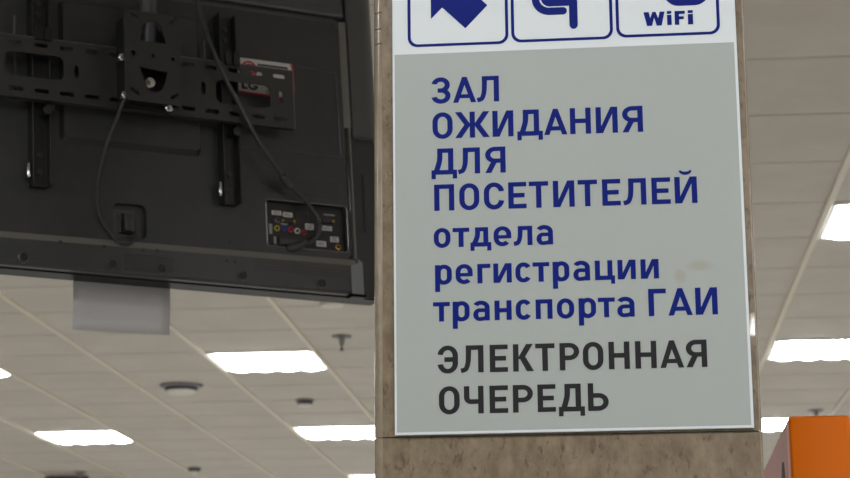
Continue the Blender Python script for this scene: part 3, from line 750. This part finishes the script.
# bracket box and front plate
mb('neck', 'rail', -88, 18, 76, 236, 50.6, 70, 3)
mb('neck_flange', 'rail', -90, -84, 60, 245, 50.6, 104, 1); mb('neck_flange', 'rail', 14, 20, 60, 245, 50.6, 104, 1)
arch = k([(-61, 190)] + [(-34 + 22 * math.cos(PI * (1 - q / 10)), 214 + 22 * math.sin(PI * (1 - q / 10))) for q in range(11)] + [(-5, 190)])
low = k([(-64, 134), (-4, 130), (-9, 108), (-16, 92), (-30, 83), (-42, 86), (-52, 100), (-58, 118)])
def circ(u, v, r): return k([(u + r * math.cos(a_ * PI / 8), v + r * math.sin(a_ * PI / 8)) for a_ in range(16)])
def tslot(u, v, ang, L=7, w=4):
    a_ = math.radians(ang); pts = []
    for q in range(12):
        t_ = 2 * PI * q / 12; x, y = w * math.cos(t_), w * math.sin(t_)
        x += L if x > 0 else -L
        pts.append((u + x * math.cos(a_) - y * math.sin(a_), v + x * math.sin(a_) + y * math.cos(a_)))
    return k(pts)
bm = bmesh.new(); plate(bm, [k(rrect(-95, 26, 62, 252, 7)), arch, low, circ(-77, 162, 5), circ(-35, 160, 4), circ(8, 159, 4), tslot(-74, 240, -30), tslot(9, 242, 40), tslot(-76, 82, -35), tslot(9, 80, 30, 6, 3.5)], -.110, -.106)
bmesh.ops.recalc_face_normals(bm, faces=bm.faces)
link('face_plate', bm, 'bracket', mt)
bm = bmesh.new(); lathe(bm, (-.036, -.090, .109), [(.012, .012), (.012, -.004), (.010, -.007), (.003, -.008)], 18, 'y'); link('pivot_bolt', bm, 'chrome', mt, True)
for (u_, v_, n_) in ((-97, 152, .098), (-93, 74, .098), (-1, 56, .100)):
    bm = bmesh.new(); lathe(bm, (u_ / 1000, -n_, v_ / 1000), [(.004, .014), (.004, 0), (.008, -.001), (.008, -.006), (.006, -.008), (.002, -.0085)], 14, 'y'); link('bolt', bm, 'chrome', mt, True)
# vertical drop pole (world vertical) up to the ceiling
pc = TM @ Vector((-.036, -.086, .20))
inv = TM.inverted()
bm = bmesh.new(); lathe(bm, (pc.x, pc.y, pc.z - .02), [(.018, 0), (.018, CZ - pc.z + .016)], 24); bm.transform(inv); link('drop_pole', bm, 'pole', mt, True)
bm = bmesh.new(); lathe(bm, (pc.x, pc.y, CZ), [(.06, -.002), (.065, -.006), (.062, -.03), (.03, -.045), (.02, -.046)], 28); bm.transform(inv); link('ceiling_flange', bm, 'bracket', mt, True)

# ------------------------------------------------------------------ cables
def cable(name, label, pts, r, ferrite=None, plug=None):
    root = empty(name, mw=TM); tag(root, label, 'cable')
    P_ = catmull([(u / 1000, -n / 1000, v / 1000) for u, v, n in pts], 8)
    bm = bmesh.new(); tube(bm, P_, r, 10); link('cord', bm, 'cable', root, True)
    return root
c1 = cable('power_cable', 'thin black power cable drooping from the bracket plate to the socket at the television bottom',
      [(-89.8, 85.1, 100), (-88.8, 72.1, 102), (-95.9, 60.0, 98), (-102.2, 36.1, 86), (-113.9, -9.0, 60), (-120.1, -54.3, 36), (-122.5, -101.1, 18), (-116.0, -145.7, 10), (-99.0, -174.5, 8), (-82.6, -193.7, 8), (-68.0, -203.9, 8), (-51.0, -200.4, 8), (-39.6, -187.1, 4), (-38.6, -171.5, 0)], .0035)
bm = bmesh.new(); box(bm, -.062, -.040, -.014, -.002, -.178, -.140, .003); link('plug', bm, 'cable', c1, True)
c2 = cable('video_cable', 'thick black video cable with a ferrite bead running down to the television socket panel',
      [(60, 400, 80), (73.1, 350.3, 80), (76.7, 324.4, 80), (82.3, 290.1, 80), (103.3, 223.8, 78), (137.1, 154.0, 72), (169.4, 101.3, 66), (216.9, 27.7, 55), (281.3, -39.7, 34), (301.9, -57.7, 28), (332.0, -76.5, 20), (357.5, -98.5, 14), (374.4, -122.5, 10), (374.2, -143.3, 6), (361.3, -160.7, 2), (339.3, -172.2, -2)], .0046)
bm = bmesh.new(); tube(bm, [Vector((.277, -.0352, -.0355)), Vector((.280, -.0345, -.0385)), Vector((.302, -.028, -.0577)), Vector((.306, -.027, -.0600))], [.005, .009, .009, .005], 14); link('ferrite_bead', bm, 'cable', c2, True)
bm = bmesh.new(); tube(bm, [Vector((.342, -.006, -.164)), Vector((.335, -.003, -.172)), Vector((.312, .001, -.182)), Vector((.300, .003, -.181))], [.005, .009, .010, .009], 12); link('plug', bm, 'cable', c2, True)

# ------------------------------------------------------------------ orange cabinet behind the pillar, right
KX0, KY0, KT = .2950, 3.40, EYE + .4630
kb = tag(empty('orange_cabinet', (KX0 + .05, KY0 + .4, 0)), 'narrow orange cabinet with brown side panel standing right of the pillar', 'cabinet')
def kbox(name, m, x0, x1, y0, y1, z0, z1, bev=0, seg=3, parent=kb, smooth=True):
    bm = bmesh.new(); box(bm, x0, x1, y0, y1, z0, z1, bev, seg); o = link(name, bm, m, None, smooth)
    o.parent = parent; o.matrix_parent_inverse = Matrix.Translation(-Vector(kb.location)); return o
kbox('front_post', 'orange', KX0, KX0 + .1, KY0, KY0 + .05, .06, KT, .006)
kbox('plinth', 'slot', KX0 + .006, KX0 + .094, KY0 + .01, KY0 + .84, 0, .06)
bm = bmesh.new()
ys = [(.045, -.0015), (.2, -.006), (.4, -.014), (.6, -.020), (.84, -.030)]
top = [bm.verts.new((KX0 + .002, KY0 + y, KT + z)) for y, z in ys]; bot = [bm.verts.new((KX0 + .002, KY0 + y, .06)) for y, z in ys]
top2 = [bm.verts.new((KX0 + .098, KY0 + y, KT + z)) for y, z in ys]; bot2 = [bm.verts.new((KX0 + .098, KY0 + y, .06)) for y, z in ys]
for i in range(4):
    bm.faces.new((top[i], top[i + 1], bot[i + 1], bot[i])); bm.faces.new((top2[i], bot2[i], bot2[i + 1], top2[i + 1])); bm.faces.new((top[i], top2[i], top2[i + 1], top[i + 1])); bm.faces.new((bot[i], bot[i + 1], bot2[i + 1], bot2[i]))
bm.faces.new((top[0], bot[0], bot2[0], top2[0])); bm.faces.new((top[-1], top2[-1], bot2[-1], bot[-1]))
bmesh.ops.recalc_face_normals(bm, faces=bm.faces)
o = link('side_panel', bm, 'maroon'); o.parent = kb; o.matrix_parent_inverse = Matrix.Translation(-Vector(kb.location)); o['label'] = 'glossy brown side panel'
bm = bmesh.new()
pts = [(KY0 + .175 + .028 * math.cos(a_ * PI / 12), EYE + .385 + (.022 if a_ < 12 or a_ == 24 else 0) * math.sin(a_ * PI / 12)) for a_ in range(13)] + [(KY0 + .147, EYE - .2), (KY0 + .203, EYE - .2)]
A_ = [bm.verts.new((KX0 + .0012, y, z)) for y, z in pts]; B_ = [bm.verts.new((KX0 + .0022, y, z)) for y, z in pts]
bm.faces.new(A_); bm.faces.new(B_[::-1])
for i in range(len(pts)): bm.faces.new((A_[i], B_[i], B_[(i + 1) % len(pts)], A_[(i + 1) % len(pts)]))
bmesh.ops.recalc_face_normals(bm, faces=bm.faces)
o = link('side_slot', bm, 'slot'); o.parent = kb; o.matrix_parent_inverse = Matrix.Translation(-Vector(kb.location))
